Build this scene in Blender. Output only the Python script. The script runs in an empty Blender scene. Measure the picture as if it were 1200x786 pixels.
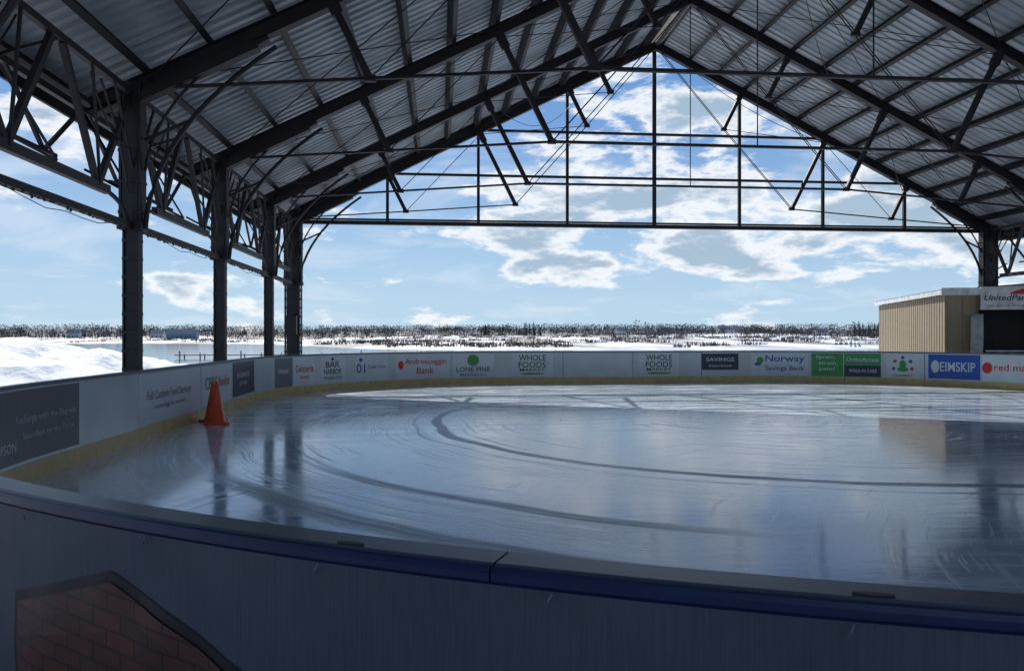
import bpy, math, random
from mathutils import Vector, noise
random.seed(7)
R=math.radians
scene=bpy.context.scene
# ------------------------------------------------------------ helpers
class MB:
    def __init__(s): s.v=[];s.f=[];s.m=[];s.mats=[]
    def mi(s,mat):
        if mat not in s.mats: s.mats.append(mat)
        return s.mats.index(mat)
    def add(s,vs,fs,mat):
        o=len(s.v); s.v+= [tuple(p) for p in vs]; k=s.mi(mat)
        for f in fs: s.f.append(tuple(i+o for i in f)); s.m.append(k)
    def beam(s,p1,p2,w,h,mat,up=(0,0,1)):
        p1=Vector(p1);p2=Vector(p2);a=(p2-p1)
        if a.length<1e-6:return
        a.normalize();up=Vector(up)
        if abs(a.dot(up))>.98: up=Vector((0,1,0))
        sd=a.cross(up).normalized();u=sd.cross(a).normalized()
        vs=[]
        for p in(p1,p2):
            for x,y in((-1,-1),(1,-1),(1,1),(-1,1)): vs.append(p+sd*(x*w/2)+u*(y*h/2))
        s.add(vs,[(0,1,2,3)[::-1],(4,5,6,7),(0,1,5,4),(1,2,6,5),(2,3,7,6),(3,0,4,7)],mat)
    def ibeam(s,p1,p2,w,h,mat,up=(0,0,1)):
        p1=Vector(p1);p2=Vector(p2);a=(p2-p1).normalized();up=Vector(up)
        sd=a.cross(up).normalized();u=sd.cross(a).normalized()
        s.beam(p1,p2,w*.12,h*.96,mat,up)
        s.beam(p1+u*h*.47,p2+u*h*.47,w,h*.06,mat,up);s.beam(p1-u*h*.47,p2-u*h*.47,w,h*.06,mat,up)
    def box(s,c,d,mat):
        c=Vector(c);s.beam(c-Vector((0,0,d[2]/2)),c+Vector((0,0,d[2]/2)),d[0],d[1],mat,(0,1,0))
    def tube(s,pts,r,mat,n=6):
        pts=[Vector(p) for p in pts];vs=[];fs=[]
        for i,p in enumerate(pts):
            a=(pts[min(i+1,len(pts)-1)]-pts[max(i-1,0)]).normalized()
            up=Vector((0,0,1)) if abs(a.z)<.95 else Vector((1,0,0))
            sd=a.cross(up).normalized();u=sd.cross(a)
            for k in range(n):
                t=2*math.pi*k/n;vs.append(p+sd*math.cos(t)*r+u*math.sin(t)*r)
        for i in range(len(pts)-1):
            for k in range(n):
                k2=(k+1)%n;fs.append((i*n+k,i*n+k2,(i+1)*n+k2,(i+1)*n+k))
        fs.append(tuple(range(n))[::-1]);fs.append(tuple((len(pts)-1)*n+k for k in range(n)))
        s.add(vs,fs,mat)
    def build(s,name,parent=None,smooth=False):
        me=bpy.data.meshes.new(name);me.from_pydata(s.v,[],s.f)
        for m in s.mats: me.materials.append(m)
        me.polygons.foreach_set('material_index',s.m)
        if smooth: me.polygons.foreach_set('use_smooth',[True]*len(s.f))
        me.update();ob=bpy.data.objects.new(name,me);scene.collection.objects.link(ob)
        if parent: ob.parent=parent
        return ob
def empty(name,loc=(0,0,0)):
    e=bpy.data.objects.new(name,None);e.location=loc;scene.collection.objects.link(e);return e
def bez(a,b,c,n=10):
    a,b,c=Vector(a),Vector(b),Vector(c)
    return [a*(1-t)**2+b*2*t*(1-t)+c*t*t for t in [i/n for i in range(n+1)]]

def mat(name,col,rough=.6,var=.25,scale=4,bump=0,bscale=40,metal=0,stretch=(1,1,1),ior=1.45):
    m=bpy.data.materials.new(name);m.use_nodes=True;nt=m.node_tree;b=nt.nodes['Principled BSDF']
    b.inputs['Roughness'].default_value=rough;b.inputs['Metallic'].default_value=metal;b.inputs['IOR'].default_value=ior
    tc=nt.nodes.new('ShaderNodeTexCoord');mp=nt.nodes.new('ShaderNodeMapping');mp.inputs['Scale'].default_value=stretch
    nt.links.new(tc.outputs['Object'],mp.inputs['Vector'])
    n=nt.nodes.new('ShaderNodeTexNoise');n.inputs['Scale'].default_value=scale;n.inputs['Detail'].default_value=3
    nt.links.new(mp.outputs[0],n.inputs['Vector'])
    r=nt.nodes.new('ShaderNodeValToRGB');r.color_ramp.elements[0].position=.3;r.color_ramp.elements[1].position=.7
    r.color_ramp.elements[0].color=(*[c*(1-var) for c in col],1);r.color_ramp.elements[1].color=(*[min(1,c*(1+var)) for c in col],1)
    nt.links.new(n.outputs['Fac'],r.inputs[0]);nt.links.new(r.outputs[0],b.inputs['Base Color'])
    if bump:
        n2=nt.nodes.new('ShaderNodeTexNoise');n2.inputs['Scale'].default_value=bscale;n2.inputs['Detail'].default_value=2
        nt.links.new(mp.outputs[0],n2.inputs['Vector'])
        bp=nt.nodes.new('ShaderNodeBump');bp.inputs['Strength'].default_value=bump;bp.inputs['Distance'].default_value=.02
        nt.links.new(n2.outputs['Fac'],bp.inputs['Height']);nt.links.new(bp.outputs[0],b.inputs['Normal'])
    return m
def NM(nt):
    def M(op,a,b=None,c=None):
        n=nt.nodes.new('ShaderNodeMath');n.operation=op
        for i,x in enumerate((a,b,c)):
            if x is None: continue
            if isinstance(x,(int,float)): n.inputs[i].default_value=x
            else: nt.links.new(x,n.inputs[i])
        return n.outputs[0]
    def SS(x,a,b):
        n=nt.nodes.new('ShaderNodeMapRange');n.interpolation_type='SMOOTHSTEP'
        nt.links.new(x,n.inputs[0]);n.inputs[1].default_value=a;n.inputs[2].default_value=b;return n.outputs[0]
    def MIX(f,a,b):
        n=nt.nodes.new('ShaderNodeMix');n.data_type='RGBA'
        if isinstance(f,(int,float)): n.inputs[0].default_value=f
        else: nt.links.new(f,n.inputs[0])
        for i,x in((6,a),(7,b)):
            if isinstance(x,tuple): n.inputs[i].default_value=(*x,1)
            else: nt.links.new(x,n.inputs[i])
        return n.outputs[2]
    def XYZ(x,y,z):
        n=nt.nodes.new('ShaderNodeCombineXYZ')
        for i,v in enumerate((x,y,z)):
            if isinstance(v,(int,float)): n.inputs[i].default_value=v
            else: nt.links.new(v,n.inputs[i])
        return n.outputs[0]
    def NOI(v,scale,detail=6,rough=.5,dist=0):
        n=nt.nodes.new('ShaderNodeTexNoise');n.inputs['Scale'].default_value=scale;n.inputs['Detail'].default_value=detail
        n.inputs['Roughness'].default_value=rough;n.inputs['Distortion'].default_value=dist
        nt.links.new(v,n.inputs['Vector']);return n.outputs['Fac']
    return M,SS,MIX,XYZ,NOI

# ------------------------------------------------------------ camera
cam=bpy.data.cameras.new('camera');cam.lens=27;cam.sensor_width=36;cam.clip_end=20000;cam.clip_start=.05
co=bpy.data.objects.new('camera',cam);scene.collection.objects.link(co);scene.camera=co
YAW=5.4
co.location=(0,0,1.6);co.rotation_euler=(R(90),0,R(-YAW))
try:
    scene.view_settings.view_transform='Standard';scene.view_settings.look='None';scene.view_settings.exposure=0
except Exception: pass

# ------------------------------------------------------------ light
AZ,EL=-15,38
sv=Vector((math.sin(R(AZ))*math.cos(R(EL)),math.cos(R(AZ))*math.cos(R(EL)),math.sin(R(EL))))
sl=bpy.data.lights.new('sun','SUN');sl.energy=4.9;sl.angle=R(.5);sl.color=(1,.95,.88)
so=bpy.data.objects.new('sun',sl);scene.collection.objects.link(so);so.rotation_euler=sv.to_track_quat('Z','Y').to_euler();so.location=(0,0,60)
W=bpy.data.worlds.new('World');scene.world=W;W.use_nodes=True;nt=W.node_tree
M,SS,MIX,XYZ,NOI=NM(nt)
bg=nt.nodes['Background'];S=.10;bg.inputs['Strength'].default_value=S
sky=nt.nodes.new('ShaderNodeTexSky');sky.sky_type='NISHITA';sky.sun_disc=False;sky.sun_elevation=R(EL);sky.sun_rotation=R(AZ%360)
sky.air_density=1.0;sky.dust_density=.1;sky.ozone_density=3
tc=nt.nodes.new('ShaderNodeTexCoord');sp=nt.nodes.new('ShaderNodeSeparateXYZ');nt.links.new(tc.outputs['Generated'],sp.inputs[0])
x,y,z=sp.outputs
zz=M('ADD',M('MAXIMUM',z,0),.14)
P=XYZ(M('DIVIDE',x,zz),M('DIVIDE',y,zz),0)
n1=NOI(P,1.0,6,.6,.5)
Q=XYZ(M('MULTIPLY',x,6),M('MULTIPLY',y,6),M('MULTIPLY',z,17))
n2=NOI(Q,1.0,7,.6,.1)
band=M('MULTIPLY',SS(z,.05,.10),M('SUBTRACT',1,SS(z,.17,.27)))
azm=M('MULTIPLY',SS(x,-.02,.15),M('SUBTRACT',1,SS(x,.6,.8)))
puff=M('MULTIPLY',M('MULTIPLY',SS(z,.16,.26),M('SUBTRACT',1,SS(z,.34,.44))),M('MULTIPLY',SS(x,.0,.12),M('SUBTRACT',1,SS(x,.22,.36))))
dens=M('ADD',M('ADD',n2,M('MULTIPLY',M('MULTIPLY',band,azm),.17)),M('MULTIPLY',puff,.12))
c2=SS(dens,.55,.63)
core=SS(dens,.61,.72)
c1=SS(n1,.48,.66)
thin=M('MULTIPLY',c1,M('ADD',.3,M('MULTIPLY',SS(z,.1,.3),.5)))
def k(c): return tuple(v/S for v in c)
skyc=MIX(.65,sky.outputs[0],k((.11,.29,.66)))
haze=M('SUBTRACT',1,SS(z,-.08,.32))
col=MIX(M('MULTIPLY',haze,.95),skyc,k((.52,.72,.88)))
col=MIX(thin,col,k((.90,.95,1.0)))
cc=MIX(core,k((.98,1.0,1.03)),k((.40,.53,.66)))
col=MIX(M('MULTIPLY',c2,.9),col,cc)
nt.links.new(col,bg.inputs['Color'])

# ------------------------------------------------------------ materials
steel=mat('dark_painted_steel',(.011,.011,.014),.6,.3,3)
steelr=mat('riveted_dark_steel',(.014,.013,.014),.65,.4,14,.3,30)
purl=mat('purlin_steel',(.016,.018,.022),.6,.3,2)
deckm=mat('corrugated_roof_sheet',(.41,.445,.475),.5,.22,.6,0,stretch=(1,2,1))
white=mat('white_board_plastic',(.48,.53,.57),.22,.08,1.5)
yellow=mat('yellow_kick_plate',(.56,.41,.17),.4,.15,6)
capm=mat('rail_cap_grey_plastic',(.045,.06,.095),.35,.2,160)
blue=mat('blue_trim_plastic',(.004,.012,.06),.35,.15,10)
black=mat('black_plastic',(.008,.008,.010),.5)
concrete=mat('concrete',(.25,.25,.25),.8,.2,2)

def icemat():
    m=bpy.data.materials.new('rink_ice');m.use_nodes=True;nt=m.node_tree;b=nt.nodes['Principled BSDF']
    M,SS,MIX,XYZ,NOI=NM(nt)
    tc=nt.nodes.new('ShaderNodeTexCoord');sp=nt.nodes.new('ShaderNodeSeparateXYZ');nt.links.new(tc.outputs['Object'],sp.inputs[0])
    x,y,_=sp.outputs
    wob=NOI(tc.outputs['Object'],.35,2)
    def polar(cx,cy):
        dx=M('SUBTRACT',x,cx);dy=M('SUBTRACT',y,cy)
        r=M('SQRT',M('ADD',M('MULTIPLY',dx,dx),M('MULTIPLY',dy,dy)))
        return M('ADD',r,M('MULTIPLY',M('SUBTRACT',wob,.5),.5)),M('ARCTAN2',dy,dx)
    r,a=polar(6.4,14.1)
    def ring(c,w): return M('SUBTRACT',1,SS(M('ABSOLUTE',M('SUBTRACT',r,c)),w*.4,w))
    st=NOI(XYZ(M('MULTIPLY',r,9),M('MULTIPLY',a,1.6),0),1,4,.7)
    fine=NOI(XYZ(M('MULTIPLY',r,34),M('MULTIPLY',a,4),3),1,3,.6)
    r2,a2=polar(9,3)
    st2=NOI(XYZ(M('MULTIPLY',r2,8),M('MULTIPLY',a2,1.2),5),1,5,.7)
    big=NOI(tc.outputs['Object'],.25,3)
    lines=NOI(XYZ(M('MULTIPLY',x,.45),M('MULTIPLY',y,6),0),1,6,.7)
    scr=NOI(XYZ(M('MULTIPLY',r,22),M('MULTIPLY',a,7),9),1,2,.5)
    scr2=NOI(XYZ(M('MULTIPLY',r2,26),M('MULTIPLY',a2,6),2),1,2,.5)
    lanes=M('MULTIPLY',M('SUBTRACT',1,SS(M('ABSOLUTE',M('SUBTRACT',r,9.6)),.45,.95)),SS(fine,.42,.54))
    seg=M('MULTIPLY',SS(a,-2.75,-2.45),M('SUBTRACT',1,SS(a,-2.15,-1.9)))
    lanes=M('MULTIPLY',lanes,seg)
    lanes2=M('MULTIPLY',M('MULTIPLY',M('SUBTRACT',1,SS(M('ABSOLUTE',M('SUBTRACT',r,7.3)),.3,.8)),SS(fine,.5,.6)),M('SUBTRACT',1,SS(a,-2.2,-1.7)))
    far=SS(y,9,19)
    sn=M('MULTIPLY',SS(st,.5,.66),SS(big,.40,.56))
    sn=M('MAXIMUM',sn,M('MULTIPLY',SS(st2,.55,.68),.65))
    sn=M('MAXIMUM',sn,M('MULTIPLY',SS(lines,.48,.60),M('ADD',.25,M('MULTIPLY',far,.75))))  # snow streaks, strengthened toward the far end to paint in the sunlit ice
    sn=M('MAXIMUM',sn,lanes);sn=M('MAXIMUM',sn,M('MULTIPLY',lanes2,.7))
    sn=M('MAXIMUM',sn,M('MULTIPLY',SS(scr,.63,.67),.6));sn=M('MAXIMUM',sn,M('MULTIPLY',SS(scr2,.64,.68),.55))
    wet=M('MAXIMUM',ring(6.45,.13),M('MULTIPLY',ring(6.85,.05),.5))
    wet=M('MAXIMUM',wet,M('MULTIPLY',ring(9.0,.14),M('MULTIPLY',seg,.8)))
    wet=M('MAXIMUM',wet,M('MULTIPLY',ring(10.25,.22),M('MULTIPLY',seg,.8)))
    wet=M('MULTIPLY',wet,M('ADD',.5,M('MULTIPLY',fine,.6)))
    c=MIX(M('MULTIPLY',sn,.85),(.33,.445,.58),(.84,.89,.93))
    c=MIX(M('MULTIPLY',wet,.9),c,(.07,.10,.15))
    nt.links.new(c,b.inputs['Base Color'])
    ro=M('ADD',.04,M('MULTIPLY',sn,.25));ro=M('ADD',ro,M('MULTIPLY',big,.05));ro=M('ADD',ro,M('MULTIPLY',wet,.3))
    nt.links.new(ro,b.inputs['Roughness']);b.inputs['IOR'].default_value=1.65
    sl_=M('SUBTRACT',.5,M('MULTIPLY',M('MAXIMUM',M('MULTIPLY',sn,.45),M('MULTIPLY',wet,.8)),.42))
    nt.links.new(sl_,b.inputs['Specular IOR Level'])
    bp=nt.nodes.new('ShaderNodeBump');bp.inputs['Strength'].default_value=.22;bp.inputs['Distance'].default_value=.006
    h=M('ADD',M('MULTIPLY',lines,1.0),M('MULTIPLY',st,.5));h=M('ADD',h,M('MULTIPLY',fine,.12))
    nt.links.new(h,bp.inputs['Height']);nt.links.new(bp.outputs[0],b.inputs['Normal'])
    return m
ice=icemat()

def snowmat(name,patch=True):
    m=bpy.data.materials.new(name);m.use_nodes=True;nt=m.node_tree;b=nt.nodes['Principled BSDF'];b.inputs['Roughness'].default_value=.75
    M,SS,MIX,XYZ,NOI=NM(nt)
    tc=nt.nodes.new('ShaderNodeTexCoord')
    n=NOI(tc.outputs['Object'],.4,4,.6);c=MIX(n,(.66,.69,.73),(.86,.87,.88))
    if patch:
        sp=nt.nodes.new('ShaderNodeSeparateXYZ');nt.links.new(tc.outputs['Object'],sp.inputs[0])
        far=SS(sp.outputs[1],200,300)
        p=SS(NOI(XYZ(M('MULTIPLY',sp.outputs[0],.03),M('MULTIPLY',sp.outputs[1],.008),0),1,6,.65),.46,.54)
        c=MIX(M('MULTIPLY',M('MULTIPLY',p,far),.85),c,(.15,.125,.10))
        fo=M('MULTIPLY',SS(sp.outputs[1],600,720),SS(NOI(XYZ(M('MULTIPLY',sp.outputs[0],.012),M('MULTIPLY',sp.outputs[1],.012),4),1,3,.6),.38,.46))
        c=MIX(M('MULTIPLY',fo,.9),c,(.06,.055,.055))
    nt.links.new(c,b.inputs['Base Color'])
    bp=nt.nodes.new('ShaderNodeBump');bp.inputs['Strength'].default_value=.6;bp.inputs['Distance'].default_value=.12
    nt.links.new(NOI(tc.outputs['Object'],2.2,5,.6),bp.inputs['Height']);nt.links.new(bp.outputs[0],b.inputs['Normal'])
    return m
snow=snowmat('snow');snowb=snowmat('snow_pile',False)

# ------------------------------------------------------------ terrain
def sm(t): t=max(0,min(1,t));return t*t*(3-2*t)
def yshore(X): return 255+210*sm((-X+10)/140)+12*noise.noise(Vector((X*.02,3,0)))
def H(X,Y):
    if Y<40 and abs(X)<200: return -.25
    near=-.25-5.5*sm((Y-40)/60)
    ys=yshore(X)
    if Y<ys-60: base=near
    else:
        t=Y-ys
        far=-5.7+3.2*sm((t+60)/60)
        if t>0:
            far+=min(t,450)*.0085+11*sm((t-350)/900)+ (1.8*noise.noise(Vector((X*.006,Y*.004,1)))+.7*noise.noise(Vector((X*.02,Y*.01,5))))*sm(t/150)
            far+=3.6*math.exp(-((X-215)/95)**2-((Y-560)/110)**2)
        base=max(near,far) if t<-5 else far
    side=sm((abs(X)-500)/900)*6
    return base+ (side if Y>0 else 0)
g=MB();NA=360;rs=[0]
r_=4
while r_<9000: rs.append(r_);r_*=1.075
vs=[(0,0,-.25)];fs=[]
for r_ in rs[1:]:
    for i in range(NA):
        a=2*math.pi*i/NA;X=r_*math.sin(a);Y=r_*math.cos(a);vs.append((X,Y,H(X,Y)))
for i in range(NA): fs.append((0,1+(i+1)%NA,1+i))
for j in range(len(rs)-2):
    for i in range(NA):
        i2=(i+1)%NA;fs.append((1+j*NA+i,1+j*NA+i2,1+(j+1)*NA+i2,1+(j+1)*NA+i))
g.add(vs,fs,snow);g.build('snowy_ground',smooth=True)
water=mat('river_water',(.05,.09,.14),.10,.3,.05,.35,.8)
w=MB();w.add([(-3000,60,-3),(3000,60,-3),(3000,700,-3),(-3000,700,-3)],[(0,1,2,3)],water);w.build('river_water')

# snow bank at the left
sb=MB();vs=[];fs=[];nx,ny=120,64
for j in range(ny+1):
    for i in range(nx+1):
        u=i/nx*2-1;v=j/ny*2-1
        X=-20.2+u*15;Y=27+v*8
        e=max(0,1-(u*u*u*u*.9+u*u*.1)-v*v)
        hgt=2.0*e**.75*(1 if u<.1 else 1-.5*sm((u-.1)/.8))+ (.3*noise.noise(Vector((X*.5,Y*.5,0)))+.18*noise.noise(Vector((X*1.7,Y*1.7,4)))+.08*noise.noise(Vector((X*4,Y*4,8))))*min(1,e*3)
        vs.append((X,Y,-.3+max(0,hgt)))
for j in range(ny):
    for i in range(nx):
        a=j*(nx+1)+i;fs.append((a,a+1,a+nx+2,a+nx+1))
sb.add(vs,fs,snowb);sb.build('snow_bank',smooth=True)

# distant trees
bark=[mat('bare_twigs_a',(.045,.042,.046),.9,.3,.5),mat('bare_twigs_b',(.065,.058,.058),.9,.3,.5)]  # twig tones shifted bluish, aerial haze painted into the colour
con=[mat('conifer_a',(.022,.032,.03),.9,.3,.5),mat('conifer_b',(.028,.038,.035),.9,.3,.5)]
reed=mat('dry_reeds',(.17,.135,.095),.9,.3,.3)
def bare(mb,X,Y,Z,h,w,n=34):
    m=random.choice(bark)
    mb.beam((X,Y,Z-.5),(X,Y,Z+h*.5),.35,.35,m)
    for _ in range(n):
        t=random.random()**.95;zz=Z+h*(.0+.9*t);rr=w*math.sqrt(max(.05,1-((t-.4)/.66)**2))*random.random()**.5
        a=random.random()*6.283;p=Vector((X+rr*math.cos(a),Y+rr*math.sin(a)*.6,zz))
        L=h*random.uniform(.1,.24);d1=Vector((random.uniform(-1,1),random.uniform(-.4,.4),random.uniform(.1,1)))*L
        d2=Vector((random.uniform(-1,1),random.uniform(-.4,.4),random.uniform(-.5,.8)))*L*.8
        mb.add([p,p+d1,p+d2],[(0,1,2)],m)
def conif(mb,X,Y,Z,h):
    m=random.choice(con)
    mb.beam((X,Y,Z-.4),(X,Y,Z+h*.9),.3,.3,m)
    for _ in range(44):
        t=random.random();rr=h*.24*(1-t)**.8*random.uniform(.4,1.1)+.15;a=random.random()*6.283
        zz=Z+h*(.1+.88*t);p=Vector((X,Y,zz+h*.05));q=Vector((X+rr*math.cos(a),Y+rr*math.sin(a)*.7,zz-h*.02))
        o=Vector((-math.sin(a),math.cos(a),0))*rr*.35
        mb.add([p,q-o,q+o-Vector((0,0,h*.04))],[(0,1,2)],m)
def place(dmin,dmax,amin=-37,amax=45):
    while True:
        a=R(random.uniform(amin,amax));d=random.uniform(dmin,dmax);X=d*math.sin(a);Y=d*math.cos(a)
        if Y>yshore(X)+12: return X,Y,H(X,Y)
tb=MB()
for i in range(2300):
    X,Y,Z=place(650,1150);c=noise.noise(Vector((X*.008,Y*.008,9)))
    bare(tb,X,Y,Z,random.uniform(4.5,7.5)*(1+.8*c),random.uniform(4.5,8))
for i in range(1300):
    X,Y,Z=place(1100,1700);c=noise.noise(Vector((X*.005,Y*.003,3)));bare(tb,X,Y,Z,random.uniform(8,12)*(1+.6*c),random.uniform(10,16),32)
for i in range(130):
    a=R(random.uniform(12,32));d=random.uniform(470,640);X=d*math.sin(a);Y=d*math.cos(a);bare(tb,X,Y,H(X,Y),random.uniform(3,6),random.uniform(2.5,4.5),30)
tb.build('distant_trees')
tb=MB()
for i in range(330):
    X,Y,Z=place(680,1300)
    if noise.noise(Vector((X*.01,Y*.006,2)))<.05: continue
    conif(tb,X,Y,Z,random.uniform(5,9.5))
for k_ in range(18):
    X,Y=60+random.uniform(-26,26),650+random.uniform(-20,20);conif(tb,X,Y,H(X,Y),random.uniform(8,13))
for k_ in range(22):
    X,Y=335+random.uniform(-20,20),560+random.uniform(-20,20);conif(tb,X,Y,H(X,Y),random.uniform(9,13))
tb.build('distant_conifers')
tb=MB()
for i in range(3000):
    a=R(random.uniform(-33,43))
    d=random.uniform(255,660);X=d*math.sin(a);Y=d*math.cos(a);t=Y-yshore(X)
    if t<4 or noise.noise(Vector((X*.02,Y*.03,7)))<.02: continue
    Z=H(X,Y);hh=random.uniform(.8,2.4)
    for q in range(9):
        px_=X+random.uniform(-2.5,2.5);py_=Y+random.uniform(-2,2);l=random.uniform(-.5,.5)
        tb.add([(px_-.25,py_,Z-.2),(px_+.25,py_,Z-.2),(px_+l,py_,Z+hh*random.uniform(.5,1))],[(0,1,2)],reed if random.random()<.4 else bark[1])
tb.build('shoreline_brush')
# distant houses
hw=mat('house_white_clapboard',(.45,.47,.5),.7);hb=mat('house_blue_siding',(.10,.2,.34),.7);hr=mat('house_roof',(.2,.2,.22),.8);hs=mat('house_window',(.03,.04,.05),.2)
def house(X,Y,L,D,h,mt,rot=0):
    Z=H(X,Y)-.5;b=MB();x0,x1,y0,y1=-L/2,L/2,-D/2,D/2
    b.add([(x0,y0,0),(x1,y0,0),(x1,y1,0),(x0,y1,0),(x0,y0,h),(x1,y0,h),(x1,y1,h),(x0,y1,h),(x0,0,h+D*.4),(x1,0,h+D*.4)],
      [(0,1,5,4),(1,2,6,9,5),(2,3,7,6),(3,0,4,8,7)],mt)
    b.add([(x0-.4,y0-.5,h-.2),(x1+.4,y0-.5,h-.2),(x1+.4,0,h+D*.4+.1),(x0-.4,0,h+D*.4+.1),(x1+.4,y1+.5,h-.2),(x0-.4,y1+.5,h-.2)],[(0,1,2,3),(3,2,4,5)],hr)
    n=max(2,int(L/3))
    for i in range(n):
        for fz in ([1.8] if h<4.5 else [1.8,4.6]):
            b.box((x0+(i+.5)*L/n,y0-.03,fz),(1.1,.08,1.3),hs)
    o=b.build('distant_house');o.location=(X,Y,Z);o.rotation_euler=(0,0,rot)
house(-196,610,22,9,4.2,hb,.1);house(-216,615,9,7,4,hw);house(228,600,10,7,4.6,hw,.1);house(246,615,8,7,4.6,hw,-.3);house(-280,620,9,7,4.4,hw,.2);house(330,640,11,7,4.6,hw,.1);house(150,630,8,6,4,hw,.4)
# dock on the river
wood=mat('weathered_wood',(.26,.25,.25),.85,.3,3)
dk=MB()
for i in range(10):
    X=-52+i*4.0;dk.beam((X,160,-4.5),(X,160,-1.9 if i%3 else -1.5),.22,.22,wood);dk.beam((X,163,-4.5),(X,163,-2.1),.2,.2,wood)
dk.beam((-53,161.5,-2.35),(-15,161.5,-2.35),3.2,.2,wood)
dk.build('dock')

# ------------------------------------------------------------ rink path
XL,XR,Y1,RR,RN=-4.5,17.2,25.6,7.0,8.2
CX0,CX1,CY1=XL+RR,XR-RR,Y1-RR
NX0,NX1,CY0=XL+RN,XR-RN,9.27
Y0=CY0-RN
Q4=RR*math.pi/2;QN=RN*math.pi/2
def path(s):
    if s<CY0-QN-(NX1-NX0):
        t=(CY0-QN-(NX1-NX0)-s)/RN;return Vector((NX1+RN*math.sin(t),CY0-RN*math.cos(t),0)),Vector((-math.sin(t),math.cos(t),0))
    if s<CY0-QN: return Vector((NX0+(CY0-QN-s),Y0,0)),Vector((0,1,0))
    if s<CY0:
        t=(CY0-s)/RN;return Vector((NX0-RN*math.cos(t),CY0-RN*math.sin(t),0)),Vector((math.cos(t),math.sin(t),0))
    if s<CY1: return Vector((XL,s,0)),Vector((1,0,0))
    if s<CY1+Q4:
        t=(s-CY1)/RR;return Vector((CX0-RR*math.cos(t),CY1+RR*math.sin(t),0)),Vector((math.cos(t),-math.sin(t),0))
    s-=CY1+Q4
    if s<CX1-CX0: return Vector((CX0+s,Y1,0)),Vector((0,-1,0))
    s-=CX1-CX0
    if s<Q4:
        t=s/RR;return Vector((CX1+RR*math.sin(t),CY1+RR*math.cos(t),0)),Vector((-math.sin(t),-math.cos(t),0))
    s-=Q4
    return Vector((XR,CY1-s,0)),Vector((-1,0,0))
SMIN=CY0-QN-(NX1-NX0)-QN;SMAX=CY1+Q4+(CX1-CX0)+Q4+(CY1-CY0)
def P3(s,o,z):
    p,n=path(s);q=p+n*o;return (q.x,q.y,z)
def sweep(mb,s0,s1,prof,mt,step=.2):
    n=max(1,int(math.ceil((s1-s0)/step)));k=len(prof);vs=[];fs=[]
    for i in range(n+1):
        s=s0+(s1-s0)*i/n
        for o,z in prof: vs.append(P3(s,o,z))
    for i in range(n):
        for j in range(k):
            j2=(j+1)%k;fs.append((i*k+j,i*k+j2,(i+1)*k+j2,(i+1)*k+j))
    fs.append(tuple(range(k)));fs.append(tuple(n*k+j for j in range(k))[::-1])
    mb.add(vs,fs,mt)
rb=empty('rink_boards')
b=MB();c=MB();kp=MB();bt=MB();fr=MB()
SE=2.4;s=.04
while s-SE>SMIN: s-=SE
edges=[SMIN]
while s<SMAX: 
    if s>SMIN+.1: edges.append(s)
    s+=SE
edges.append(SMAX)
for a,e in zip(edges[:-1],edges[1:]):
    sweep(b,a+.009,e-.009,[(0,.19),(0,1.03),(-.04,1.03),(-.04,.19)],white)
    sweep(kp,a+.004,e-.004,[(.012,.0),(.012,.2),(-.03,.2),(-.03,0)],yellow)
    sweep(c,a+.003,e-.003,[(.012,1.032),(.012,1.064),(.004,1.072),(-.094,1.072),(-.102,1.064),(-.102,1.032)],capm,.1)
    sweep(bt,a+.002,e-.002,[(-.104,1.03),(-.104,1.062),(-.109,1.068),(-.120,1.066),(-.126,1.055),(-.126,1.038),(-.118,1.028)],blue,.1)
    for q in (a,(a+e)/2):
        p,n=path(q);p2=p-n*.07
        fr.beam((p2.x,p2.y,0),(p2.x,p2.y,1.03),.05,.05,steel)
sweep(fr,SMIN,SMAX,[(-.045,.05),(-.045,1.0),(-.05,1.0),(-.05,.05)],black)
b.build('panels',rb);kp.build('kick_plate',rb);c.build('cap_rail',rb);bt.build('blue_trim',rb);fr.build('frame',rb)
h=MB()
for s in (.44,-.76,2.1,-2.1):
    pts=[]
    for i in range(14):
        t=i/14*6.283;pts.append(P3(s+.04*math.cos(t),-.078+.011*math.sin(t),1.0755))
    lo=[(x,y,1.071) for x,y,_ in pts]
    h.add(pts+lo,[tuple(range(14))[::-1]]+[(i,(i+1)%14,14+(i+1)%14,14+i) for i in range(14)],black)
h.build('cap_bolt_covers',rb)
im=MB();vs=[];n=260
for i in range(n):
    s=SMIN+(SMAX-SMIN)*i/n;vs.append(P3(s,-.02,0))
im.add(vs,[tuple(range(n))[::-1]],ice);im.build('ice_rink')
fl=MB();fl.add([(-8,-8,-.06),(23.5,-8,-.06),(23.5,29,-.06),(-8,29,-.06),(-8,-8,-.4),(23.5,-8,-.4),(23.5,29,-.4),(-8,29,-.4)],[(0,1,2,3),(0,4,5,1),(1,5,6,2),(2,6,7,3),(3,7,4,0)],concrete);fl.build('concrete_floor')

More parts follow.
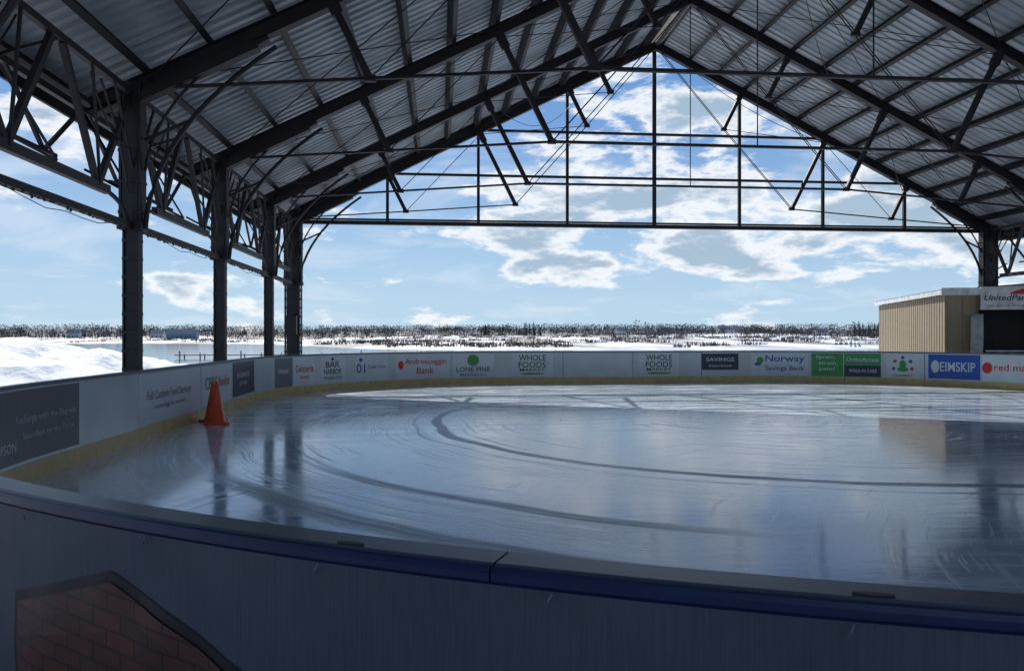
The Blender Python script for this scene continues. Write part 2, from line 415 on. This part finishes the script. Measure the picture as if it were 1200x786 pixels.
def meshban():
    m=bpy.data.materials.new('mesh_banner_fabric');m.use_nodes=True;nt=m.node_tree;bb=nt.nodes['Principled BSDF'];bb.inputs['Roughness'].default_value=.6
    M,SS,MIX,XYZ,NOI=NM(nt);tc=nt.nodes.new('ShaderNodeTexCoord');sp=nt.nodes.new('ShaderNodeSeparateXYZ');nt.links.new(tc.outputs['Object'],sp.inputs[0])
    u=NOI(XYZ(M('MULTIPLY',sp.outputs[0],60),M('MULTIPLY',sp.outputs[1],60),M('MULTIPLY',sp.outputs[2],1.5)),3,3)
    v=NOI(tc.outputs['Object'],3,4)
    c=MIX(u,(.022,.03,.05),(.075,.09,.13));c=MIX(M('MULTIPLY',v,.5),c,(.03,.04,.065));nt.links.new(c,bb.inputs['Base Color'])
    bp=nt.nodes.new('ShaderNodeBump');bp.inputs['Strength'].default_value=.3;bp.inputs['Distance'].default_value=.003;nt.links.new(u,bp.inputs['Height']);nt.links.new(bp.outputs[0],bb.inputs['Normal']);return m
ban=MB();mbm=meshban()
s0,s1=-9,8;ns=400;nz=14;vs=[];fs=[]
def bo(s,z): return -.114+ (.009*math.sin(s*7)+.018*noise.noise(Vector((s*5,z*4,0))))*min(1,(1.03-z)*5)
for i in range(ns+1):
    s=s0+(s1-s0)*i/ns
    for j in range(nz+1):
        z=.03+(1.003+.008*noise.noise(Vector((s*2.5,0,0))))*j/nz;vs.append(P3(s,bo(s,z),z))
for i in range(ns):
    for j in range(nz): a=i*(nz+1)+j;fs.append((a,a+1,a+nz+2,a+nz+1))
ban.add(vs,fs,mbm)
ob=ban.build('mesh_banner',smooth=True)
brick=bpy.data.materials.new('printed_brick');brick.use_nodes=True
nt=brick.node_tree;M,SS,MIX,XYZ,NOI=NM(nt);tc=nt.nodes.new('ShaderNodeTexCoord');sp=nt.nodes.new('ShaderNodeSeparateXYZ');nt.links.new(tc.outputs['Object'],sp.inputs[0])
bk=nt.nodes.new('ShaderNodeTexBrick');bk.inputs['Scale'].default_value=1;bk.inputs['Brick Width'].default_value=.12;bk.inputs['Row Height'].default_value=.055;bk.inputs['Mortar Size'].default_value=.0035
bk.inputs['Color1'].default_value=(.09,.024,.018,1);bk.inputs['Color2'].default_value=(.055,.017,.016,1);bk.inputs['Mortar'].default_value=(.010,.008,.010,1)
nt.links.new(XYZ(M('MULTIPLY',sp.outputs[0],1.15),M('ADD',sp.outputs[2],M('MULTIPLY',sp.outputs[0],.12)),0),bk.inputs['Vector']);nt.links.new(bk.outputs[0],nt.nodes['Principled BSDF'].inputs['Base Color'])
def printed(mb,top,zb,s0,s1,off,mt,n=60):
    vs=[];fs=[];K=8
    for i in range(n+1):
        s=s0+(s1-s0)*i/n;zt=top(s)
        for j in range(K+1):
            z=zb+(zt-zb)*j/K;vs.append(P3(s,bo(s,z)-off,z))
    for i in range(n):
        for j in range(K): a=i*(K+1)+j;fs.append((a,a+1,a+K+2,a+K+1))
    mb.add(vs,fs,mt)
sa=CY0-R(55.8)*RN;slft=CY0-R(52.1)*RN;srt=CY0-R(60.5)*RN
def toph(d=0):
    def f(s):
        if s>sa: return .90-d-(s-sa)/(slft-sa)*.15
        return .90-d-(sa-s)/(sa-srt)*.24
    return f
lg=MB();printed(lg,toph(),.25,srt,slft,.004,black);printed(lg,toph(.035),.28,srt+.03,slft-.03,.008,brick)
lg.build('banner_print',ob)
gm=MB();wh=mat('white_nylon',(.12,.13,.16),.5)
for s in [x*.61-6.2 for x in range(22)]:
    gm.tube([P3(s-.006,-.124,1.025),P3(s,-.132,1.012),P3(s+.006,-.124,1.0)],.0025,wh)
gm.build('zip_ties',ob)

# ------------------------------------------------------------ text / adverts
def textmesh(body):
    cu=bpy.data.curves.new('t','FONT');cu.body=body;cu.size=1;cu.align_x='CENTER';cu.resolution_u=3;cu.offset=.012
    o=bpy.data.objects.new('t',cu);scene.collection.objects.link(o)
    bpy.context.view_layer.update();dgx=bpy.context.evaluated_depsgraph_get()
    me=bpy.data.meshes.new_from_object(o.evaluated_get(dgx))
    v=[tuple(q.co) for q in me.vertices];f=[tuple(p.vertices) for p in me.polygons]
    bpy.data.objects.remove(o);bpy.data.curves.remove(cu);bpy.data.meshes.remove(me)
    xs=[q[0] for q in v];ys=[q[1] for q in v];x0,x1,y0,y1=min(xs),max(xs),min(ys),max(ys)
    return [((q[0]-x0)/(x1-x0)-.5,(q[1]-y0)/(y1-y0)-.5) for q in v],f
inks={}
def ink(c):
    if c not in inks: inks[c]=mat('ad_print_%02d'%len(inks),c,.35,.06,2)
    return inks[c]
NAVY=(.015,.027,.06);GRN=(.04,.26,.06);DG=(.008,.07,.03);RED=(.5,.02,.02);GREY=(.13,.15,.17);LG=(.38,.41,.45);BLK=(.02,.02,.025);BLU=(.01,.075,.38);WHT=(.53,.58,.62)
def ad(s0,s1,z0,z1,bg,texts=(),shapes=()):
    m=MB()
    if bg is not None:
        sweep(m,s0,s1,[(.003,z0),(.003,z1),(.001,z1),(.001,z0)],ink(bg),.2)
    for (cx,cz,rx,rz,col) in shapes:
        n=18;m.add([P3(cx+rx*math.cos(6.283*i/n),.0045,cz+rz*math.sin(6.283*i/n)) for i in range(n)],[tuple(range(n))],ink(col))
    for (t,cx,cz,wd,ht,col) in texts:
        v,f=textmesh(t);m.add([P3(cx+q[0]*wd,.006,cz+q[1]*ht) for q in v],f,ink(col))
    m.build('advertising_banner')
ad(6.6,10.1,.24,1.01,NAVY,[("Recharge with the Sherwin",9.3,.68,1.4,.11,LG),("Saturdays on the Point",9.35,.50,1.2,.09,LG),("THOMPSON",8.2,.42,.8,.1,WHT)])
ad(12.0,15.0,.22,1.0,WHT,[("Full Custom Food Services",13.4,.66,2.1,.14,GREY),("catering & events",13.4,.46,1.5,.10,GREY)])
ad(15.1,17.2,.22,1.0,WHT,[("CBRE",15.7,.66,.8,.24,DG),("Boulos",16.6,.66,.8,.2,RED)])
ad(17.3,19.15,.24,1.0,NAVY,[("INSURANCE",18.2,.7,1.1,.12,WHT),("group",18.2,.5,.7,.1,LG)])
ad(20.45,21.35,.22,1.0,GREY,[("Hotel",20.9,.66,.5,.14,WHT)])
ad(21.4,22.35,.22,1.0,WHT,[("Gelateria",21.9,.68,.8,.2,RED),("fresh",21.9,.45,.4,.1,RED)])
ad(22.6,23.6,.22,1.0,WHT,[("BAR",23.1,.76,.56,.18,BLK),("HARBOR",23.1,.55,.7,.16,BLK),("FOUNDATION",23.1,.37,.72,.09,BLK)],[(23.1,.91,.06,.04,BLK)])
ad(24.0,25.2,.22,1.0,WHT,[("01",24.2,.6,.34,.28,BLU),("Credit Union",24.8,.64,.65,.11,GREY)],[(24.2,.86,.07,.06,BLU)])
ad(25.5,27.4,.22,1.0,WHT,[("Androscoggin",26.55,.74,1.45,.22,RED),("Bank",26.55,.47,.6,.2,RED)],[(25.68,.66,.1,.14,RED)])
ad(27.5,28.9,.22,1.0,WHT,[("LONE PINE",28.2,.48,1.15,.16,DG),("BREWING CO",28.2,.3,.9,.1,DG)],[(28.2,.78,.2,.19,GRN),(28.2,.68,.05,.1,DG)])
for q in(30.2,34.55):
    ad(q-.7,q+.7,.22,1.0,WHT,[("WHOLE",q,.85,.92,.2,DG),("FOODS",q,.62,.92,.2,DG),("MARKET",q,.45,.85,.1,DG)],[(q,.32,.42,.035,GRN)])
ad(36.05,37.35,.42,.98,NAVY,[("SAVINGS",36.7,.78,1.0,.13,WHT),("insurance",36.7,.57,.8,.1,LG)])
ad(37.8,39.7,.22,1.0,WHT,[("Norway",38.93,.78,1.3,.29,BLU),("Savings Bank",38.93,.46,1.3,.2,BLU)],[(38.1,.74,.11,.12,GRN),(38.02,.62,.12,.06,BLU)])
ad(39.8,40.8,.22,1.0,GRN,[("Sprain,",40.25,.86,.6,.14,WHT),("strain,",40.33,.66,.6,.14,WHT),("pain?",40.3,.46,.5,.14,WHT)])
ad(40.83,41.95,.62,1.0,GRN,[("OrthoAccess",41.4,.8,1.0,.15,WHT)]);ad(40.83,41.95,.22,.612,NAVY,[("WALK-IN CARE",41.4,.42,.85,.11,WHT)])
ad(42.1,43.1,.22,1.0,WHT,[("CREAMERY",42.6,.3,.6,.07,DG)],[(42.6,.88,.055,.055,BLU),(42.37,.76,.055,.055,RED),(42.83,.76,.055,.055,BLU),(42.33,.52,.055,.055,BLU),(42.87,.52,.055,.055,RED),(42.6,.66,.1,.14,GRN),(42.6,.5,.17,.08,GRN)])
ad(43.35,44.85,.24,1.0,BLU,[("EIMSKIP",44.2,.62,1.02,.3,WHT)],[(43.55,.62,.12,.2,WHT),(43.57,.62,.07,.06,BLU)])
ad(44.9,46.7,.22,1.0,WHT,[("red mango",45.95,.62,1.4,.26,RED)],[(45.05,.62,.15,.17,RED),(45.05,.62,.08,.09,WHT)])

# ------------------------------------------------------------ pavilion
pv=empty('open_air_pavilion')
BX0,BX1,EZ,RZ=-5.0,20.5,5.62,12.0
RX=(BX0+BX1)/2
Ys=[-2,3.05,8.1,13.1,18.15,23.2,27.0]
half=(BX1-BX0)/2;sl_=(RZ-EZ)/half
nrm=math.sqrt(1+sl_*sl_)
def rp(side,t,Y,off=0):
    X=(BX0 if side<0 else BX1)-side*t*half
    nx=side*sl_/nrm;nz=1/nrm
    return Vector((X+nx*off,Y,EZ+(RZ-EZ)*t+nz*off))
dm=MB();prof=[];yy=-5.0
while yy<27.6:
    prof+=[(yy,0),(yy+.1,0),(yy+.13,.04),(yy+.24,.04)];yy+=.27
for sd in(-1,1):
    vs=[];
    for (yy,o) in prof:
        for i in range(2):
            t=-.075 if i==0 else 1.0
            vs.append(rp(sd,t,yy,.41+o))
    fs=[(2*i,2*i+1,2*i+3,2*i+2) for i in range(len(prof)-1)]
    dm.add(vs,fs,deckm)
dm.build('roof_deck',pv)
pm=MB();NP=13
for sd in(-1,1):
    for i in range(NP+1):
        t=-.06+i*(1.045)/NP
        up=rp(sd,0,0,1)-rp(sd,0,0,0)
        a=rp(sd,t,-5,.28);e=rp(sd,t,27.5,.28)
        pm.beam(a,e,.03,.22,purl,up)
        along=(rp(sd,1,0)-rp(sd,0,0)).normalized()
        pm.beam(a-up*.108+along*.04,e-up*.108+along*.04,.11,.02,purl,up);pm.beam(a+up*.112,e+up*.112,.08,.014,purl,up)
    pm.beam(rp(sd,-.078,-5,.3),rp(sd,-.078,27.5,.3),.05,.34,steel)
    pm.beam(rp(sd,-.08,27.56,.32),rp(sd,1.0,27.56,.32),.06,.34,steel)
pm.beam((RX,-5,RZ+.1),(RX,27.5,RZ+.1),.14,.3,steel)
pm.build('purlins',pv)
tr=MB()
for Y in Ys:
    last=Y==Ys[-1];keep=[]
    for sd in(-1,1):
        up=rp(sd,0,0,1)-rp(sd,0,0,0)
        tr.ibeam(rp(sd,-.05,Y),rp(sd,1,Y),.2,.27,steel,up)
        tr.beam(rp(sd,-.01,Y,-.18),rp(sd,.15,Y,-.18),.22,.16,steel,up)
        tr.beam(rp(sd,.15,Y,-.17),rp(sd,.165,Y,-.15),.2,.10,steel,up)
        X0=BX0 if sd<0 else BX1
        tr.tube(bez((X0-sd*.2,Y,3.35),(X0-sd*.30,Y,5.0),(X0-sd*2.3,Y,6.4),12),.04,steel)
        tr.tube(bez((X0-sd*.2,Y,4.3),(X0-sd*.3,Y,5.2),(X0-sd*1.2,Y,6.0),8),.025,steel)
        tr.beam((X0-sd*.2,Y,4.8),(X0-sd*.95,Y,5.15),.05,.05,steel)
        N={}
        for t,L in((.25,1.45),(.5,2.9),(.75,1.5)):
            a=rp(sd,t,Y,-.12);e=rp(sd,t,Y,-L);N[t]=e
            tr.beam(a,e,.12,.12,steel)
            tr.beam(a.lerp(e,.0),a.lerp(e,.12),.16,.2,steel);tr.beam(e-Vector((.1,0,0)),e+Vector((.1,0,0)),.1,.1,steel)
        ev=rp(sd,.02,Y,-.1);rg=rp(sd,.985,Y,-.1)
        for dy in(-.05,.05):
            o=Vector((0,dy,0))
            tr.tube([ev+o,N[.25]+o,N[.5]+o],.014,steel,5);tr.tube([N[.5]+o,N[.75]+o,rg+o],.014,steel,5)
        tr.tube([N[.25],rp(sd,.5,Y,-.15)],.012,steel,5);tr.tube([N[.75],rp(sd,.5,Y,-.15)],.012,steel,5)
        keep.append(N[.5])
    if not last:
        tr.beam(keep[0],keep[1],.08,.06,steel)
        tr.beam(rp(-1,.01,Y,-.05),keep[0],.06,.05,steel);tr.beam(rp(1,.01,Y,-.05),keep[1],.06,.05,steel)
        tr.tube([(RX,Y,RZ-.2),(RX,Y,keep[0].z)],.016,steel,5)
tr.build('roof_trusses',pv)
ge=MB();Y=27.0
ge.beam((BX0,Y+.12,5.52),(BX1,Y+.12,5.52),.16,.13,steel)
ge.beam((BX0,Y-.14,5.60),(BX1,Y-.14,5.60),.06,.06,steel)
st=half/4
for kx in range(-3,4):
    zt=EZ+(RZ-EZ)*(1-abs(kx)/4)-.1
    ge.beam((RX+kx*st,Y+.22,5.5),(RX+kx*st,Y+.22,zt),.1 if kx else .13,.1,steel)
for z_,kk in((7.25,3),(8.85,2)):
    ge.beam((RX-kk*st-.1,Y+.14,z_),(RX+kk*st+.1,Y+.14,z_),.09,.08,steel)
ge.build('gable_frame',pv)
# columns
cm=MB()
for X0 in(BX0,BX1):
    for Y in Ys:
        last=Y==Ys[-1]
        wu=.30 if not last else .56
        cm.box((X0,Y,4.55),(wu*.8,.24,2.35),steel)
        for q in(-1,1): cm.box((X0+q*wu/2,Y,4.55),(.04,.26,2.35),steelr)
        wl=.22 if not last else .54
        cm.box((X0,Y,1.62),(wl*.8,.15,3.44),steel)
        for q in(-1,1): cm.box((X0+q*wl/2,Y,1.62),(.03,.20,3.44),steelr)
        z_=.15
        while z_<3.2:
            cm.box((X0,Y,z_),(wl+.04,.206,.05),steelr);z_+=.3
        z_=3.6
        while z_<5.6:
            cm.box((X0,Y,z_),(wu+.06,.28,.05),steel);z_+=.5
        cm.box((X0,Y,3.38),(wu+.08,.32,.12),steel);cm.box((X0,Y,-.0),(.5,.5,.08),steel)
cm.build('columns',pv)
lt=MB()
for X0,sd in((BX0,-1),(BX1,1)):
    for lay,(xo,wth) in enumerate(((0,.08),(.75,.05))):
        X=X0+sd*xo
        lt.beam((X,-5,5.55 if not lay else 5.25),(X,27.4,5.55 if not lay else 5.25),.09,.1,steel)
        for i in range(len(Ys)-1):
            a,e=Ys[i],Ys[i+1];L=e-a;zt=5.5 if not lay else 5.25;zb=3.8 if not lay else 4.3
            y1,ym,y2=a+L*.26,a+L*.5,a+L*.74
            lt.beam((X,y1-.35,zb),(X,y2+.35,zb),wth*1.2,.13 if not lay else .05,steel)
            for p,q in(((a+.1,zt),(y1,zb)),((y1,zb),(ym-.15,zt)),((ym+.15,zt),(y2,zb)),((y2,zb),(e-.1,zt))):
                lt.beam((X,p[0],p[1]),(X,q[0],q[1]),wth,wth*1.1,steel)
            if not lay:
                for p,q in(((a+.1,4.3),(a+L*.16,zt)),((e-.1,4.3),(e-L*.16,zt)),((y1,zb),(y1+.25,zt)),((y2,zb),(y2-.25,zt))):
                    lt.beam((X+.04,p[0],p[1]),(X+.04,q[0],q[1]),.035,.035,steel)
                for p0,p1 in((a+.18,y1),(e-.18,y2)):
                    lt.tube(bez((X,p0,3.42),(X,p0+(p1-p0)*.15,zb-.02),(X,p1,zb),8),.035,steel)
                    lt.tube(bez((X,p0,3.9),(X,p0+(p1-p0)*.2,4.7),(X,p0+(p1-p0)*.9,5.4),8),.02,steel)
                    lt.tube(bez((X-.15*sd,p0,4.6),(X,p0+(p1-p0)*.6,4.4),(X,p1+(p1-p0)*.2,5.4),8),.014,steel)
            else:
                for q in(a,ym,e):
                    lt.beam((X0,q,5.5),(X,q,5.25),.04,.04,steel);lt.beam((X0,q,3.9),(X,q,4.3),.04,.04,steel);lt.beam((X0,q,3.9),(X,q,5.2),.03,.03,steel)
    lt.beam((X0,-5,3.38),(X0,27.2,3.38),.11,.10,steelr)
    for i in range(len(Ys)-1):
        a,e=Ys[i],Ys[i+1]
        pts=[(X0-sd*.1,a+(e-a)*t/10,3.31-.1*math.sin(math.pi*t/10)**2-.03*math.sin(t*2.1)) for t in range(11)]
        lt.tube(pts,.006,black,4)
lt.build('eave_lattice',pv)
rg=MB()
y_=-4
while y_<27:
    y_+=random.uniform(.03,.2);L=random.uniform(.01,.035)
    p=Vector((BX0+random.uniform(-.05,.05),y_,3.335));rg.beam(p,p+Vector((0,random.uniform(-.04,.04),-L)),.02,.03,steelr)
rg.build('chord_strands',pv)
cb=MB()
for i in range(len(Ys)-1):
    for sd in(-1,1):
        for t0,t1 in((.02,.5),(.5,.98)):
            cb.tube([rp(sd,t0,Ys[i],.02),rp(sd,t1,Ys[i+1],.02)],.012,steel,5);cb.tube([rp(sd,t1,Ys[i],.02),rp(sd,t0,Ys[i+1],.02)],.012,steel,5)
def droop(a,e,sag,r=.01):
    a=Vector(a);e=Vector(e);cb.tube([a.lerp(e,t/12)-Vector((0,0,sag*4*(t/12)*(1-t/12))) for t in range(13)],r,black,5)
droop((RX+1,26.8,11.3),(RX+6.4,23.2,7.3),.6);droop((RX+6.4,23.2,8.3),(RX+9.5,26.8,7.0),.8);droop((RX+1,18.15,11),(RX+5,23.2,9.3),.9)
droop((RX-6,23.2,8.5),(RX-3,27,9.9),.7,.008);droop((BX0+.3,18.1,5.2),(BX0+5,23.2,7.6),.6,.008)
cb.build('bracing_cables',pv)
sp_=MB();sp_.box((BX0+.02,26.6,1.95),(.34,.3,.62),black);sp_.box((BX0+.02,26.44,1.95),(.28,.02,.54),steel);sp_.beam((BX0,26.7,2.3),(BX0,26.9,2.3),.05,.05,steel);sp_.build('loudspeaker')

# ------------------------------------------------------------ traffic cones
org=mat('orange_cone_plastic',(.75,.09,.03),.4,.1,8)
def cone(X,Y,rot):
    m=MB();n=28
    pr=[(.175,.035),(.165,.05),(.15,.06),(.03,.69),(.034,.70),(.03,.74),(.018,.75),(.018,.70)]
    vs=[];fs=[]
    for r_,z_ in pr:
        for i in range(n): vs.append((r_*math.cos(6.283*i/n),r_*math.sin(6.283*i/n),z_))
    for j in range(len(pr)-1):
        for i in range(n): i2=(i+1)%n;fs.append((j*n+i,j*n+i2,(j+1)*n+i2,(j+1)*n+i))
    m.add(vs,fs,org)
    k=[];q=.21;cc_=.05
    for sx,sy in((1,1),(-1,1),(-1,-1),(1,-1)):
        pr_=[(sx*q,sy*(q-cc_)),(sx*(q-cc_),sy*q)]
        if sx*sy<0: pr_=pr_[::-1]
        k+=pr_
    lo=[(a_,b_,.0) for a_,b_ in k];hi=[(a_,b_,.03) for a_,b_ in k];hi2=[(a_*.93,b_*.93,.037) for a_,b_ in k]
    N_=8;f=[(i,(i+1)%N_,N_+(i+1)%N_,N_+i) for i in range(N_)]+[(N_+i,N_+(i+1)%N_,2*N_+(i+1)%N_,2*N_+i) for i in range(N_)]+[tuple(range(2*N_,3*N_))]
    m.add(lo+hi+hi2,f,org)
    o=m.build('traffic_cone');o.location=(X,Y,.003);o.rotation_euler=(0,0,rot)
    for p in o.data.polygons:
        if len(p.vertices)==4 and p.index<(len(pr)-1)*n: p.use_smooth=True
cone(-4.0,14.3,.3);cone(-4.2,14.78,.8)

# ------------------------------------------------------------ shed
def plank():
    m=bpy.data.materials.new('plywood_siding');m.use_nodes=True;nt=m.node_tree;b_=nt.nodes['Principled BSDF'];b_.inputs['Roughness'].default_value=.75
    M,SS,MIX,XYZ,NOI=NM(nt);tc=nt.nodes.new('ShaderNodeTexCoord');sp=nt.nodes.new('ShaderNodeSeparateXYZ');nt.links.new(tc.outputs['Object'],sp.inputs[0])
    n=NOI(XYZ(M('MULTIPLY',sp.outputs[0],6),M('MULTIPLY',sp.outputs[1],6),M('MULTIPLY',sp.outputs[2],.5)),1.5,4)
    c=MIX(n,(.22,.17,.11),(.38,.31,.21));nt.links.new(c,b_.inputs['Base Color']);return m
ply=plank();fas=mat('white_metal_trim',(.6,.62,.64),.4);trimw=mat('wood_batten',(.25,.20,.14),.7)
C=Vector((17.05,24.5,0));e1=Vector((.947,-.322,0)).normalized();e2=Vector((.322,.947,0)).normalized()
def L3(a,b_,z): return C+e1*a+e2*b_+Vector((0,0,z))
def lbox(m,a0,a1,b0,b1,z0,z1,mt):
    vs=[L3(a,b_,z) for z in(z0,z1) for a,b_ in((a0,b0),(a1,b0),(a1,b1),(a0,b1))]
    m.add(vs,[(3,2,1,0),(4,5,6,7),(0,1,5,4),(1,2,6,5),(2,3,7,6),(3,0,4,7)],mt)
sh=empty('wooden_shed')
m=MB();lbox(m,0,.1,0,9.6,-.2,2.98,ply);lbox(m,.103,1.0,0,.1,-.2,2.98,ply);lbox(m,5.0,5.1,0,9.6,-.2,2.98,ply);lbox(m,.103,4.997,9.5,9.6,-.2,2.98,ply);lbox(m,1.003,4.997,0,.1,2.45,2.98,ply)
for i in range(33):
    q=.02+i*.298;lbox(m,-.015,-.001,q,q+.025,-.2,2.97,trimw)
for q in(.01,.5,.95): lbox(m,q,q+.035,-.018,-.001,-.2,2.97,trimw)
m.build('walls',sh)
m=MB();lbox(m,-.15,5.25,-.15,9.75,3.0,3.10,fas);lbox(m,-.12,5.22,-.12,9.72,3.103,3.16,purl);lbox(m,-.17,5.27,-.17,-.152,2.95,3.2,fas);lbox(m,-.17,-.152,-.15,9.75,2.97,3.13,fas);m.build('roof',sh)
m=MB();lbox(m,1.0,5,2.6,2.65,-.2,2.9,black)  # black sheet across the inside stands in for the shade of the opening
lbox(m,1.3,5,.3,.9,.6,1.05,purl);lbox(m,1.3,5,.25,.95,1.053,1.1,fas);lbox(m,2.6,2.7,.0,.1,-.2,2.44,trimw)
m.build('counter_and_interior',sh)
m=MB();pts=[]
gt=mat('grey_tarp',(.33,.35,.38),.5)
for i in range(9):
    z_=i/8*2.3;pts.append(L3(.78+.12*math.sin(z_*.9),-.2,z_))
m.tube(pts,.19,gt,12);m.build('rolled_tarp',sh,True)
sg=MB();lbox(sg,1.0,3.6,-.24,-.2,2.46,3.22,fas)
def sgt(t,a,z,wd,ht,col):
    v,f=textmesh(t);sg.add([L3(a+q[0]*wd+ (q[1]*ht*.25),-.246,z+q[1]*ht) for q in v],f,ink(col))
sgt("UnitedParking",1.95,2.82,1.7,.24,BLK);sgt("You Give Us Parking Service",1.95,2.58,1.5,.09,GREY)
sg.add([L3(a,-.245,z) for a,z in((1.85,3.0),(2.05,3.08),(2.25,3.14),(2.6,3.14),(2.8,3.06),(3.0,3.03),(3.0,2.97),(1.9,2.96))],[tuple(range(8))],ink(RED))
sg.add([L3(a,-.248,z) for a,z in((2.2,3.06),(2.3,3.11),(2.55,3.11),(2.68,3.06))],[(0,1,2,3)],ink(BLK))
sg.build('parking_sign')
